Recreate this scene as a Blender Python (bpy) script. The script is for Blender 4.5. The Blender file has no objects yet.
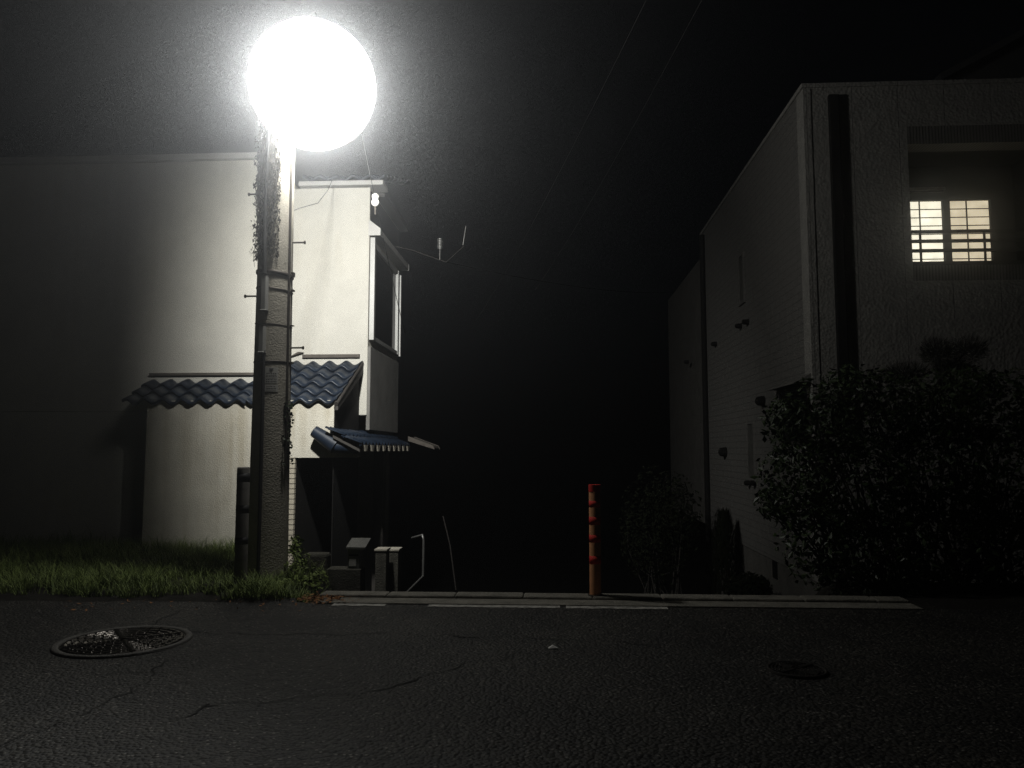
import bpy, math, random
from mathutils import Vector, Matrix, noise
random.seed(7)
R = math.radians
S = bpy.context.scene
C = S.collection

# ------------------------------------------------------------------ camera
EYE = Vector((0, 0, 1.3)); F = 769.0
cam_d = bpy.data.cameras.new('camera'); cam = bpy.data.objects.new('camera', cam_d); C.objects.link(cam)
cam_d.sensor_width = 36; cam_d.lens = F / 1024 * 36; cam_d.clip_end = 1500; cam_d.clip_start = .05
cam.location = EYE; cam.rotation_euler = (R(94.9), 0, R(3.05)); S.camera = cam
RM = cam.rotation_euler.to_matrix()

def at(px, py, Y):
    """world point seen at that pixel on the vertical plane y = Y"""
    d = RM @ Vector(((px - 512) / F, (384 - py) / F, -1))
    return EYE + d * (Y / d.y)
def X(px, Y, py=450): return at(px, py, Y).x
def Z(py, Y, px=400): return at(px, py, Y).z
def gnd(px, py, z=0.0):
    d = RM @ Vector(((px - 512) / F, (384 - py) / F, -1))
    return EYE + d * ((z - EYE.z) / d.z)

# ------------------------------------------------------------------ materials
def mat(name, base, rough=.8, spec=.5, metal=0, var=.25, vscale=3, detail=6, bump=0, bscale=40, kind='noise', emit=None, estr=0, tint=None, brick=None):
    m = bpy.data.materials.new(name); m.use_nodes = True
    n = m.node_tree.nodes; l = m.node_tree.links; b = n['Principled BSDF']
    b.inputs['Roughness'].default_value = rough; b.inputs['Metallic'].default_value = metal
    b.inputs['Specular IOR Level'].default_value = spec
    tc = n.new('ShaderNodeTexCoord')
    nz = n.new('ShaderNodeTexNoise'); nz.inputs['Scale'].default_value = vscale; nz.inputs['Detail'].default_value = detail
    nz.inputs['Roughness'].default_value = .65
    l.new(tc.outputs['Object'], nz.inputs['Vector'])
    rp = n.new('ShaderNodeValToRGB')
    d = [c * (1 - var) for c in base]; h = [min(1, c * (1 + var)) for c in (tint or base)]
    rp.color_ramp.elements[0].position = .3; rp.color_ramp.elements[1].position = .7
    rp.color_ramp.elements[0].color = (*d, 1); rp.color_ramp.elements[1].color = (*h, 1)
    l.new(nz.outputs['Fac'], rp.inputs['Fac']); col = rp.outputs['Color']
    hgt = None
    if bump:
        bn = n.new('ShaderNodeTexVoronoi' if kind == 'voronoi' else 'ShaderNodeTexNoise')
        bn.inputs['Scale'].default_value = bscale
        if kind != 'voronoi': bn.inputs['Detail'].default_value = 5
        l.new(tc.outputs['Object'], bn.inputs['Vector'])
        hgt = bn.outputs['Distance' if kind == 'voronoi' else 'Fac']
        bp = n.new('ShaderNodeBump'); bp.inputs['Strength'].default_value = bump; bp.inputs['Distance'].default_value = .02
        l.new(hgt, bp.inputs['Height']); l.new(bp.outputs['Normal'], b.inputs['Normal'])
    if brick:
        # brick = (swap axes, brick width, row height, mortar, joint depth)
        ax, bw, bh, mo, st, off = brick
        sp = n.new('ShaderNodeSeparateXYZ'); cb = n.new('ShaderNodeCombineXYZ'); l.new(tc.outputs['Object'], sp.inputs[0])
        l.new(sp.outputs[ax], cb.inputs['X']); l.new(sp.outputs['Z'], cb.inputs['Y'])
        bt = n.new('ShaderNodeTexBrick'); l.new(cb.outputs[0], bt.inputs['Vector'])
        bt.inputs['Scale'].default_value = 1; bt.inputs['Brick Width'].default_value = bw; bt.inputs['Row Height'].default_value = bh
        bt.inputs['Mortar Size'].default_value = mo; bt.inputs['Mortar Smooth'].default_value = .3; bt.offset = off
        inv = n.new('ShaderNodeMath'); inv.operation = 'SUBTRACT'; inv.inputs[0].default_value = 1; l.new(bt.outputs['Fac'], inv.inputs[1])
        b2 = n.new('ShaderNodeBump'); b2.inputs['Strength'].default_value = st; b2.inputs['Distance'].default_value = .02
        l.new(inv.outputs[0], b2.inputs['Height'])
        if bump: l.new(bp.outputs['Normal'], b2.inputs['Normal'])
        l.new(b2.outputs['Normal'], b.inputs['Normal'])
        mx = n.new('ShaderNodeMix'); mx.data_type = 'RGBA'
        l.new(bt.outputs['Fac'], mx.inputs['Factor']); l.new(col, mx.inputs['A']); mx.inputs['B'].default_value = (*[c * (.62 if 'siding' in name else .35) for c in base], 1)
        col = mx.outputs['Result']
    if 'stucco' in name:
        mp_ = n.new('ShaderNodeMapping'); mp_.inputs['Scale'].default_value = (7, 7, .35); l.new(tc.outputs['Object'], mp_.inputs['Vector'])
        st_ = n.new('ShaderNodeTexNoise'); st_.inputs['Scale'].default_value = 1; st_.inputs['Detail'].default_value = 6; l.new(mp_.outputs[0], st_.inputs['Vector'])
        bl_ = n.new('ShaderNodeTexNoise'); bl_.inputs['Scale'].default_value = .9; bl_.inputs['Detail'].default_value = 7; l.new(tc.outputs['Object'], bl_.inputs['Vector'])
        mu = n.new('ShaderNodeMath'); mu.operation = 'MULTIPLY'; l.new(st_.outputs['Fac'], mu.inputs[0]); l.new(bl_.outputs['Fac'], mu.inputs[1])
        r2 = n.new('ShaderNodeValToRGB'); r2.color_ramp.elements[0].position = .24; r2.color_ramp.elements[1].position = .42
        r2.color_ramp.elements[0].color = (1, 1, 1, 1); r2.color_ramp.elements[1].color = (.78, .75, .69, 1) if 'rough' in name else (.95, .94, .92, 1); l.new(mu.outputs[0], r2.inputs['Fac'])
        m3 = n.new('ShaderNodeMix'); m3.data_type = 'RGBA'; m3.blend_type = 'MULTIPLY'; m3.inputs['Factor'].default_value = 1
        l.new(col, m3.inputs['A']); l.new(r2.outputs['Color'], m3.inputs['B']); col = m3.outputs['Result']
    l.new(col, b.inputs['Base Color'])
    if emit:
        b.inputs['Emission Color'].default_value = (*emit, 1); b.inputs['Emission Strength'].default_value = estr
    return m

M = {}
M['stucco'] = mat('cream_stucco', (.73, .71, .64), .9, .3, var=.07, vscale=1.6, bump=.35, bscale=60)
M['stucco_rough'] = mat('rough_cream_stucco', (.66, .63, .54), .95, .2, var=.12, vscale=2.2, bump=.45, bscale=55)
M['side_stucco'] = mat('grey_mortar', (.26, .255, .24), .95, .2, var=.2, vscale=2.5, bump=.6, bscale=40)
M['coping'] = mat('painted_metal_coping', (.6, .59, .56), .5, var=.08)
M['tile'] = mat('blue_glazed_tile', (.014, .022, .037), .38, .5, var=.5, vscale=5, bump=.12, bscale=25)
M['dark_trim'] = mat('dark_brown_trim', (.055, .05, .045), .6)
M['timber'] = mat('weathered_timber', (.12, .105, .09), .8, var=.3, vscale=9)
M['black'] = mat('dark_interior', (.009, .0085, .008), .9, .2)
M['dark_tile'] = mat('dark_blue_ridge_tile', (.011, .019, .034), .5, .4, var=.4, vscale=6)
M['brick'] = mat('cream_brick_tile', (.55, .5, .4), .7, var=.12, vscale=6, bump=.3, bscale=60, brick=(0, .30, .075, .008, .9, .0))
M['alu'] = mat('aluminium_frame', (.5, .5, .48), .4, metal=.3, var=.08)
M['glass'] = mat('dark_window_glass', (.012, .013, .015), .08, .6, var=.1)
M['concrete'] = mat('pole_concrete', (.5, .465, .39), .9, .3, var=.22, vscale=4, bump=.4, bscale=60)
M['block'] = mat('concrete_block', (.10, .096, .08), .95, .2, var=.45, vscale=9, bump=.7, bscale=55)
M['kerb'] = mat('kerb_concrete', (.17, .16, .135), .9, .3, var=.35, vscale=7, bump=.5, bscale=60)
M['steel'] = mat('galvanised_steel', (.25, .25, .24), .45, metal=.7, var=.2, vscale=12)
M['dark_steel'] = mat('rusty_dark_steel', (.07, .06, .05), .6, metal=.5, var=.4, vscale=15)
M['plastic_grey'] = mat('grey_plastic', (.34, .34, .32), .5, var=.12)
M['cable'] = mat('black_cable', (.03, .03, .03), .6)
M['porcelain'] = mat('white_porcelain', (.75, .74, .7), .25, var=.06)
M['post'] = mat('grey_post_paint', (.2, .19, .17), .7, var=.3, vscale=14)
M['band'] = mat('dark_post_band', (.02, .02, .02), .6)
M['orange'] = mat('faded_orange_rubber', (.6, .28, .13), .75, .2, var=.15, vscale=14)
M['red'] = mat('red_reflective_band', (.6, .04, .03), .7, .2, var=.12, vscale=20)
M['curtain'] = mat('drawn_curtain_behind_glass', (.10, .098, .09), .5, .4)
M['iron'] = mat('cast_iron', (.12, .11, .10), .24, .5, metal=.9, var=.35, vscale=20, bump=.08, bscale=90)
M['dull_iron'] = mat('dull_iron', (.022, .02, .018), .8, .2, var=.3, vscale=20, bump=.3, bscale=70)
M['ring'] = mat('worn_cover_ring', (.075, .071, .063), .7, var=.3, vscale=18, bump=.4, bscale=80)
M['soil'] = mat('dark_soil', (.014, .0125, .01), .95, .2, var=.4, vscale=3, bump=.6, bscale=18)
M['grass'] = mat('verge_grass', (.05, .115, .016), .6, .3, var=.6, vscale=9, tint=(.18, .23, .06))
M['dead'] = mat('dead_leaves', (.27, .115, .035), .8, var=.4, vscale=14)
M['leaf'] = mat('glossy_hedge_leaf', (.018, .031, .008), .45, .35, var=.5, vscale=3)
M['needle'] = mat('dark_pine_needles', (.007, .009, .004), .85, .1, var=.4, vscale=4)
M['vine'] = mat('dry_vine', (.04, .034, .024), .85, var=.4, vscale=10)
M['bark'] = mat('bark', (.022, .019, .016), .9, var=.4, vscale=14, bump=.6, bscale=30)
M['crack'] = mat('tarred_crack', (.012, .012, .011), .9, .2)
M['paint'] = mat('worn_white_paint', (.32, .31, .28), .8, var=.7, vscale=16)
M['litter'] = mat('white_paper_scrap', (.7, .69, .65), .8, var=.1)
M['plate'] = mat('white_notice_plate', (.55, .54, .5), .5, var=.1, vscale=30)
M['ink'] = mat('dark_notice_ink', (.06, .06, .06), .7)
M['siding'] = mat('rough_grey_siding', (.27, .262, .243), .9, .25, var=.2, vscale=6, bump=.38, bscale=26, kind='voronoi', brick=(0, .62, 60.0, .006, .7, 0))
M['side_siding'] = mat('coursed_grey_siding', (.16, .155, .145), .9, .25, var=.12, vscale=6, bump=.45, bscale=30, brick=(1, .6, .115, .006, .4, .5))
M['ribbed'] = mat('ribbed_band', (.15, .145, .135), .9, .25, var=.1, brick=(0, .042, 5, .009, .9, 0))
M['foundation'] = mat('foundation_concrete', (.12, .115, .105), .95, .2, var=.25, vscale=4, bump=.4)
M['roofing'] = mat('dark_slate_roof', (.04, .04, .04), .7, var=.3, vscale=4, bump=.4, bscale=12)

def asphalt():
    m = bpy.data.materials.new('asphalt'); m.use_nodes = True
    n = m.node_tree.nodes; l = m.node_tree.links; b = n['Principled BSDF']
    tc = n.new('ShaderNodeTexCoord')
    def nz(s, d=5):
        t = n.new('ShaderNodeTexNoise'); t.inputs['Scale'].default_value = s; t.inputs['Detail'].default_value = d
        l.new(tc.outputs['Object'], t.inputs['Vector']); return t
    def ramp(src, a, b_, ca, cb):
        r = n.new('ShaderNodeValToRGB'); r.color_ramp.elements[0].position = a; r.color_ramp.elements[1].position = b_
        r.color_ramp.elements[0].color = (*ca, 1); r.color_ramp.elements[1].color = (*cb, 1); l.new(src, r.inputs['Fac']); return r.outputs['Color']
    def mix(f, a, b_, mode='MIX'):
        x = n.new('ShaderNodeMix'); x.data_type = 'RGBA'; x.blend_type = mode
        if isinstance(f, float): x.inputs['Factor'].default_value = f
        else: l.new(f, x.inputs['Factor'])
        l.new(a, x.inputs['A']); l.new(b_, x.inputs['B']); return x.outputs['Result']
    big = ramp(nz(1.4, 8).outputs['Fac'], .3, .7, (.0045, .0044, .0041), (.017, .0163, .0148))
    v = n.new('ShaderNodeTexVoronoi'); v.inputs['Scale'].default_value = 48; l.new(tc.outputs['Object'], v.inputs['Vector'])
    sp = n.new('ShaderNodeSeparateColor'); l.new(v.outputs['Color'], sp.inputs[0])
    stone = ramp(sp.outputs['Red'], .1, 1, (.2, .2, .2), (2.7, 2.6, 2.35))
    c1 = mix(1.0, big, stone, 'MULTIPLY')
    pick = ramp(sp.outputs['Green'], .86, .90, (0, 0, 0), (1, 1, 1))
    near = ramp(v.outputs['Distance'], .25, .45, (1, 1, 1), (0, 0, 0))
    bright = mix(1.0, pick, near, 'MULTIPLY')
    lite = n.new('ShaderNodeRGB'); lite.outputs[0].default_value = (.17, .163, .147, 1)
    c2 = mix(bright, c1, lite.outputs[0])
    l.new(c2, b.inputs['Base Color'])
    b.inputs['Roughness'].default_value = .72; b.inputs['Specular IOR Level'].default_value = .35
    b1 = n.new('ShaderNodeBump'); b1.inputs['Strength'].default_value = .9; b1.inputs['Distance'].default_value = .012; b1.invert = True
    l.new(v.outputs['Distance'], b1.inputs['Height'])
    b2 = n.new('ShaderNodeBump'); b2.inputs['Strength'].default_value = .5; b2.inputs['Distance'].default_value = .03
    l.new(nz(6, 6).outputs['Fac'], b2.inputs['Height']); l.new(b1.outputs['Normal'], b2.inputs['Normal'])
    l.new(b2.outputs['Normal'], b.inputs['Normal'])
    return m
M['asphalt'] = asphalt()

def lit_pane(name, c, s, noise_amt):
    m = bpy.data.materials.new(name); m.use_nodes = True
    n = m.node_tree.nodes; l = m.node_tree.links; b = n['Principled BSDF']
    tc = n.new('ShaderNodeTexCoord'); t = n.new('ShaderNodeTexNoise'); t.inputs['Scale'].default_value = 5; t.inputs['Detail'].default_value = 4
    l.new(tc.outputs['Object'], t.inputs['Vector'])
    r = n.new('ShaderNodeMapRange'); r.inputs['From Min'].default_value = .3; r.inputs['From Max'].default_value = .7
    r.inputs['To Min'].default_value = s * (1 - noise_amt); r.inputs['To Max'].default_value = s * (1 + noise_amt)
    l.new(t.outputs['Fac'], r.inputs['Value']); l.new(r.outputs[0], b.inputs['Emission Strength'])
    b.inputs['Emission Color'].default_value = (*c, 1); b.inputs['Base Color'].default_value = (.6, .55, .45, 1); m.cycles.emission_sampling = 'NONE'
    return m
M['lit1'] = lit_pane('lit_window_bright', (1, .94, .74), 1.25, .15)
M['lit2'] = lit_pane('lit_window_dim', (1, .86, .6), .72, .2)

def lamp_glare():
    m = bpy.data.materials.new('lamp_glare_ball'); m.use_nodes = True
    n = m.node_tree.nodes; l = m.node_tree.links; n.remove(n['Principled BSDF'])
    e = n.new('ShaderNodeEmission'); e.inputs['Color'].default_value = (1, .98, .92, 1); e.inputs['Strength'].default_value = 1.3
    t = n.new('ShaderNodeBsdfTransparent'); a = n.new('ShaderNodeAddShader')
    tc = n.new('ShaderNodeTexCoord'); g = n.new('ShaderNodeTexNoise'); g.inputs['Scale'].default_value = 4; l.new(tc.outputs['Object'], g.inputs['Vector'])
    l.new(e.outputs[0], a.inputs[0]); l.new(t.outputs[0], a.inputs[1]); l.new(a.outputs[0], n['Material Output'].inputs['Surface'])
    return m
M['glare_ball'] = lamp_glare()

# ------------------------------------------------------------------ mesh builder
def wloc(o):
    v = Vector((0, 0, 0))
    while o: v += o.location; o = o.parent
    return v

class MB:
    def __init__(s): s.v = []; s.f = []; s.sm = []
    def add(s, vs, fs, smooth=False):
        k = len(s.v); s.v += [tuple(p) for p in vs]
        for f in fs: s.f.append([i + k for i in f]); s.sm.append(smooth)
        return s
    def box(s, x0, x1, y0, y1, z0, z1):
        vs = [(x, y, z) for z in (z0, z1) for y in (y0, y1) for x in (x0, x1)]
        return s.add(vs, [(0, 2, 3, 1), (4, 5, 7, 6), (0, 1, 5, 4), (2, 6, 7, 3), (0, 4, 6, 2), (1, 3, 7, 5)])
    def prism(s, poly, a, axis='y', b=None):
        """poly in the two other axes; extruded from a to b along axis"""
        n = len(poly)
        def p(u, w, t): return {'y': (u, t, w), 'x': (t, u, w), 'z': (u, w, t)}[axis]
        vs = [p(u, w, a) for u, w in poly] + [p(u, w, b) for u, w in poly]
        fs = [list(range(n)), list(range(2 * n - 1, n - 1, -1))] + [(i, (i + 1) % n, n + (i + 1) % n, n + i) for i in range(n)]
        return s.add(vs, fs)
    def cyl(s, p0, p1, r0, r1=None, n=12, caps=True):
        r1 = r0 if r1 is None else r1
        p0 = Vector(p0); p1 = Vector(p1); d = (p1 - p0).normalized()
        u = d.orthogonal().normalized(); w = d.cross(u)
        ring = lambda p, r: [p + (u * math.cos(2 * math.pi * i / n) + w * math.sin(2 * math.pi * i / n)) * r for i in range(n)]
        a, b = ring(p0, r0), ring(p1, r1)
        s.add(a + b, [(i, (i + 1) % n, n + (i + 1) % n, n + i) for i in range(n)], True)
        if caps: s.add(a, [list(range(n - 1, -1, -1))]); s.add(b, [list(range(n))])
        return s
    def tube(s, pts, r, n=6, r1=None):
        pts = [Vector(p) for p in pts]; m = len(pts); rings = []
        u = None
        for i, p in enumerate(pts):
            d = (pts[min(i + 1, m - 1)] - pts[max(i - 1, 0)]).normalized()
            u = d.orthogonal().normalized() if u is None else (u - d * u.dot(d)).normalized()
            w = d.cross(u); rr = r if r1 is None else r + (r1 - r) * i / (m - 1)
            rings += [p + (u * math.cos(2 * math.pi * k / n) + w * math.sin(2 * math.pi * k / n)) * rr for k in range(n)]
        fs = [(i * n + k, i * n + (k + 1) % n, (i + 1) * n + (k + 1) % n, (i + 1) * n + k) for i in range(m - 1) for k in range(n)]
        s.add(rings, fs, True); s.add(rings[:n], [list(range(n - 1, -1, -1))]); s.add(rings[-n:], [list(range(n))])
        return s
    def ball(s, c, r, nu=16, nv=10):
        c = Vector(c); r = Vector(r) if not isinstance(r, (int, float)) else Vector((r, r, r)); vs = []
        for j in range(nv + 1):
            t = math.pi * j / nv
            for i in range(nu):
                a = 2 * math.pi * i / nu
                vs.append(c + Vector((r.x * math.sin(t) * math.cos(a), r.y * math.sin(t) * math.sin(a), r.z * math.cos(t))))
        return s.add(vs, [(j * nu + i, (j + 1) * nu + i, (j + 1) * nu + (i + 1) % nu, j * nu + (i + 1) % nu) for j in range(nv) for i in range(nu)], True)
    def build(s, name, m, parent=None, bevel=0, seg=2):
        off = wloc(parent)
        me = bpy.data.meshes.new(name); me.from_pydata([(v[0] - off.x, v[1] - off.y, v[2] - off.z) for v in s.v], [], s.f)
        me.polygons.foreach_set('use_smooth', s.sm); me.materials.append(m); me.validate(); me.update()
        o = bpy.data.objects.new(name, me); C.objects.link(o); o.parent = parent
        if bevel:
            bm = o.modifiers.new('bevel', 'BEVEL'); bm.width = bevel; bm.segments = seg; bm.limit_method = 'ANGLE'; bm.angle_limit = R(40)
        return o

def tag(o, label, cat, group=None):
    o['label'] = label; o['category'] = cat
    if group: o['group'] = group
    return o
def thing(name, loc, label, cat, group=None):
    o = bpy.data.objects.new(name, None); C.objects.link(o); o.location = loc; o.empty_display_size = .2
    return tag(o, label, cat, group)
def kind(o, k): o['kind'] = k; return o
def sag(a, b, drop, n=16):
    a, b = Vector(a), Vector(b)
    return [a.lerp(b, i / n) - Vector((0, 0, drop * 4 * (i / n) * (1 - i / n))) for i in range(n + 1)]

# ------------------------------------------------------------------ terrain and road
def smooth(a, b, t):
    t = max(0, min(1, (t - a) / (b - a))); return t * t * (3 - 2 * t)
def terrain(x, y):
    if y < 6.54: return -.05
    alley = max(-3.6, -.06 - .27 * max(0, y - 6.95) - .1 * smooth(6.95, 7.3, y))
    verge = (.012 + .035 * noise.noise(Vector((x * 2.3, y * 3, 11))) - .045 * max(0, y - 7.2)) if y < 12 else max(-3.6, -.216 - .22 * (y - 12))
    verge = max(verge, -3.6)
    bed = -.03 if y < 8.2 else max(-3.6, -.03 - .6 * (y - 8.2))
    k_ = 1.55 * smooth(8.6, 9.6, y); w = smooth(-2.5 - k_, -2.2 - k_, x)
    w2 = smooth(2.3, 2.9, x)
    return (verge * (1 - w) + alley * w) * (1 - w2) + max(bed, alley) * w2
xs = [-400, -150, -60, -30, -20] + [-14 + .5 * i for i in range(20)] + [-4 + .15 * i for i in range(60)] + [5 + .5 * i for i in range(20)] + [18, 30, 60, 150, 400]
ys = [-60, -20, -8, 0, 4, 6.4] + [6.6 + .15 * i for i in range(50)] + [14.1 + .6 * i for i in range(25)] + [30, 34, 45, 70, 150, 500]
g = MB(); nx = len(xs)
g.add([(x, y, terrain(x, y)) for y in ys for x in xs],
      [(j * nx + i, j * nx + i + 1, (j + 1) * nx + i + 1, (j + 1) * nx + i) for j in range(len(ys) - 1) for i in range(nx - 1)], True)
kind(g.build('ground', M['soil']), 'structure')

road = MB()
# near edge is straight at the kerb, ragged against the grass verge
pts = []
edge = [(-40, 6.55)] + [(-9 + .12 * i, 6.84 + .10 * noise.noise(Vector((i * .31, 3, 1))) + .05 * noise.noise(Vector((i * 1.1, 7, 1)))) for i in range(57)] + [(-2.2, 6.62), (40, 6.62)]
n = len(edge)
road.add([(x, y, 0) for x, y in edge] + [(x, -30, 0) for x, y in edge], [(i, n + i, n + i + 1, i + 1) for i in range(n - 1)])
kind(road.build('road', M['asphalt']), 'structure')

# kerb beam and flat gutter slab
kx0, kx1 = X(322, 6.9, 597), X(905, 6.9, 597)
k = MB()
x = kx0
while x < kx1 - .01:
    x2 = min(kx1, x + .6)
    k.box(x + .002, x2 - .002, 6.80, 6.99, -.4, .035 + random.uniform(-.003, .003)); x = x2
kind(k.build('kerb', M['kerb'], bevel=.014), 'structure')
gt = MB().box(kx0 + .05, kx1, 6.57, 6.796, -.06, .012)
kind(gt.build('gutter', M['kerb'], bevel=.006), 'structure')
pl = MB()
for (a, b) in ((332, 385), (428, 560), (566, 668)):
    p0, p1 = X(a, 6.5, 604), X(b, 6.5, 604); m_ = max(3, int((p1 - p0) / .05))
    up = [(p0 + (p1 - p0) * i / m_, 6.565 - .012 * abs(noise.noise(Vector((i * .9 + a, 0, 0))))) for i in range(m_ + 1)]
    dn = [(px_, 6.47 + .05 * abs(noise.noise(Vector((i * .7 + a, 5, 0))))) for i, (px_, _) in enumerate(up)]
    q = len(up); pl.add([(u, w, .004) for u, w in up + dn], [(i, q + i, q + i + 1, i + 1) for i in range(q - 1)])
kind(pl.build('road_marking', M['paint']), 'structure')

def strip(pix, w, z, jit=.03, step=.035):
    pts = [gnd(a, b) for a, b in pix]; out = []
    for a, b in zip(pts, pts[1:]):
        m_ = max(2, int((b - a).length / step))
        for i in range(m_): out.append(a.lerp(b, i / m_))
    out.append(pts[-1]); L, Rr = [], []
    for i, p in enumerate(out):
        d = (out[min(i + 1, len(out) - 1)] - out[max(i - 1, 0)]).normalized(); nn = Vector((-d.y, d.x, 0))
        p = p + nn * jit * 2 * (noise.noise(Vector((p.x * 7, p.y * 7, 2))) + .5 * noise.noise(Vector((p.x * 22, p.y * 22, 2))))
        ww = w * max(.3, .45 + 1.0 * noise.noise(Vector((p.x * 4, p.y * 4, 9))))
        L.append((*(p + nn * ww).xy, z)); Rr.append((*(p - nn * ww).xy, z))
    q = len(L)
    return L + Rr, [(i, i + 1, q + i + 1, q + i) for i in range(q - 1)]
cr = MB()
for pix in ([(-60, 762), (0, 745), (50, 730), (85, 712), (125, 695), (150, 678), (165, 660)],
            [(205, 706), (280, 700), (360, 692), (400, 687), (430, 675), (480, 662), (540, 650)],
            [(192, 632), (280, 635), (380, 634), (512, 638), (600, 642), (660, 645)],
            [(143, 628), (165, 618), (186, 609)], [(150, 672), (120, 673), (80, 676)], [(212, 704), (190, 716), (160, 724)]):
    cr.add(*strip(pix, .008, .004))
kind(cr.build('road_crack', M['crack']), 'structure')

# ------------------------------------------------------------------ grass and ground litter
def pole_clear(x, y): return True
gr = MB()
def blade(p, h, w, lean, a):
    d = Vector((math.cos(a), math.sin(a), 0)); s_ = Vector((-d.y, d.x, 0)) * w
    m1 = p + Vector((0, 0, h * .55)) + d * lean * .3; tip = p + Vector((0, 0, h)) + d * lean
    gr.add([p - s_, p + s_, m1 + s_ * .7, m1 - s_ * .7, tip], [(0, 1, 2, 3), (3, 2, 4)])
cnt = 0
while cnt < 46000:
    x = random.uniform(-9.5, -2.1); y = 6.50 + (12.0 - 6.50) * random.random() ** 1.9
    nn = noise.noise(Vector((x * 1.3, y * 1.3, 0))); n2 = noise.noise(Vector((x * 5, y * 5, 4)))
    if y < 6.72 + .20 * noise.noise(Vector((x * 1.7, 0, 8))) + .13 * noise.noise(Vector((x * 6.5, 0, 3))): continue
    if noise.noise(Vector((x * 2.1, y * 2.1, 20))) > .30 and random.random() < .9: continue
    if x > -2.5 - 1.55 * smooth(8.4, 9.4, y) and y > 8.4: continue
    if x > -2.4 and y > 7.15 + .2 * n2: continue
    if n2 < -.28 or random.random() > .55 + nn * .6: continue
    h = (.035 + .11 * random.random() ** 1.6 + .16 * max(0, nn) * random.random() + .05 * max(0, n2)) * (1.0 if y < 9 else 1.5) * (1 + .5 * (random.random() > .96))
    if y > 11.1 and x > -6: h *= .9
    blade(Vector((x, y, terrain(x, y) - .01)), h, random.uniform(.002, .0048), random.uniform(.05, .22) * h / .15, random.uniform(0, 6.28)); cnt += 1
kind(gr.build('grass', M['grass']), 'stuff')
dl = MB()
for i in range(420):
    c = gnd(random.gauss(322, 13), random.gauss(600.5, 2.2)); c.z = .006 + random.random() * .03
    if i < 60: c = gnd(random.uniform(60, 330), random.uniform(598, 612)); c.z = .008
    u = Vector((random.gauss(0, 1), random.gauss(0, 1), random.gauss(0, .3))).normalized(); w = u.cross(Vector((random.random(), .2, 1))).normalized()
    l_ = random.uniform(.008, .026); dl.add([c - u * l_, c + w * l_ * .45, c + u * l_, c - w * l_ * .45], [(0, 1, 2, 3)])
kind(dl.build('leaf_litter', M['dead']), 'stuff')

# ------------------------------------------------------------------ manhole covers, paper scrap
def manhole(c, r, label, teeth=True, name='manhole_cover'):
    t = thing(name, c, label, 'manhole cover', 'round iron covers in the road')
    im = M['iron'] if r > .3 else M['dull_iron']; rm = M['ring'] if r > .3 else M['dull_iron']
    rg = MB(); N = 64
    prof = [(r * .90, -.02), (r * .90, .012), (r * .93, .017), (r * .985, .017), (r, .012), (r * 1.01, -.01)]
    vs = [(c.x + q * math.cos(2 * math.pi * i / N), c.y + q * math.sin(2 * math.pi * i / N), z) for i in range(N) for q, z in prof]
    P = len(prof)
    rg.add(vs, [(i * P + j, ((i + 1) % N) * P + j, ((i + 1) % N) * P + j + 1, i * P + j + 1) for i in range(N) for j in range(P - 1)], True)
    rg.build('rim', rm, t)
    ld = MB(); ld.cyl((c.x, c.y, -.03), (c.x, c.y, .006), r * .895, n=64)
    for ring, rr in enumerate((.16, .30, .44, .58, .72, .84)):
        cntr = 5 + ring * 5
        for i in range(cntr):
            a0 = 2 * math.pi * (i + .12 + .5 * (ring % 2)) / cntr; a1 = 2 * math.pi * (i + .88 + .5 * (ring % 2)) / cntr
            ri, ro = r * (rr - .045), r * (rr + .045); K = 5
            vs = []
            for kk in range(K):
                a = a0 + (a1 - a0) * kk / (K - 1)
                for q, z in ((ri, .005), (ri + .012, .015), (ro - .012, .015), (ro, .005)):
                    vs.append((c.x + q * math.cos(a), c.y + q * math.sin(a), z))
            ld.add(vs, [(kk * 4 + j, (kk + 1) * 4 + j, (kk + 1) * 4 + j + 1, kk * 4 + j + 1) for kk in range(K - 1) for j in range(3)] + [(0, 1, 2, 3), (K * 4 - 1, K * 4 - 2, K * 4 - 3, K * 4 - 4)], False)
    # two crossing bars that carry the lifting slots
    for a in (R(38), R(128)):
        d = Vector((math.cos(a), math.sin(a), 0)); s_ = Vector((-d.y, d.x, 0)) * .022
        cc = Vector((c.x, c.y, 0))
        for sgn in (-1, 1):
            p0, p1 = cc + d * sgn * .03, cc + d * sgn * r * .86
            m_ = 12
            for i in range(m_):
                q0 = p0.lerp(p1, i / m_); q1 = p0.lerp(p1, (i + .7) / m_)
                ld.add([(*(q0 - s_).xy, .008), (*(q0 + s_).xy, .008), (*(q1 + s_).xy, .008), (*(q1 - s_).xy, .008),
                        (*(q0 - s_ * .5).xy, .022), (*(q0 + s_ * .5).xy, .022), (*(q1 + s_ * .5).xy, .022), (*(q1 - s_ * .5).xy, .022)],
                       [(4, 5, 6, 7), (0, 1, 5, 4), (1, 2, 6, 5), (2, 3, 7, 6), (3, 0, 4, 7)])
    if r > .3:
        cc = Vector((c.x, c.y, 0)); dome = lambda q, rr_: ld.ball((q.x, q.y, .006), (rr_, rr_, rr_ * .75), 10, 8)
        u = (gnd(152, 652.5) - gnd(92, 633)); u.z = 0; u.normalize(); n_ = Vector((-u.y, u.x, 0))
        for k_ in range(-15, 16):
            if abs(k_) < 2: continue
            for o_ in (-.014, .014): dome(cc + u * k_ * .0245 + n_ * o_, .0105)
        for rr in (.20, .34, .48, .62, .76):
            m_ = int(rr * 46)
            for k_ in range(m_): a = 2 * math.pi * (k_ + .3 * (m_ % 2)) / m_; dome(cc + Vector((math.cos(a), math.sin(a), 0)) * rr * r, .0095 if random.random() < .8 else .013)
    ld.build('lid', im, t)
    return t
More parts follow.
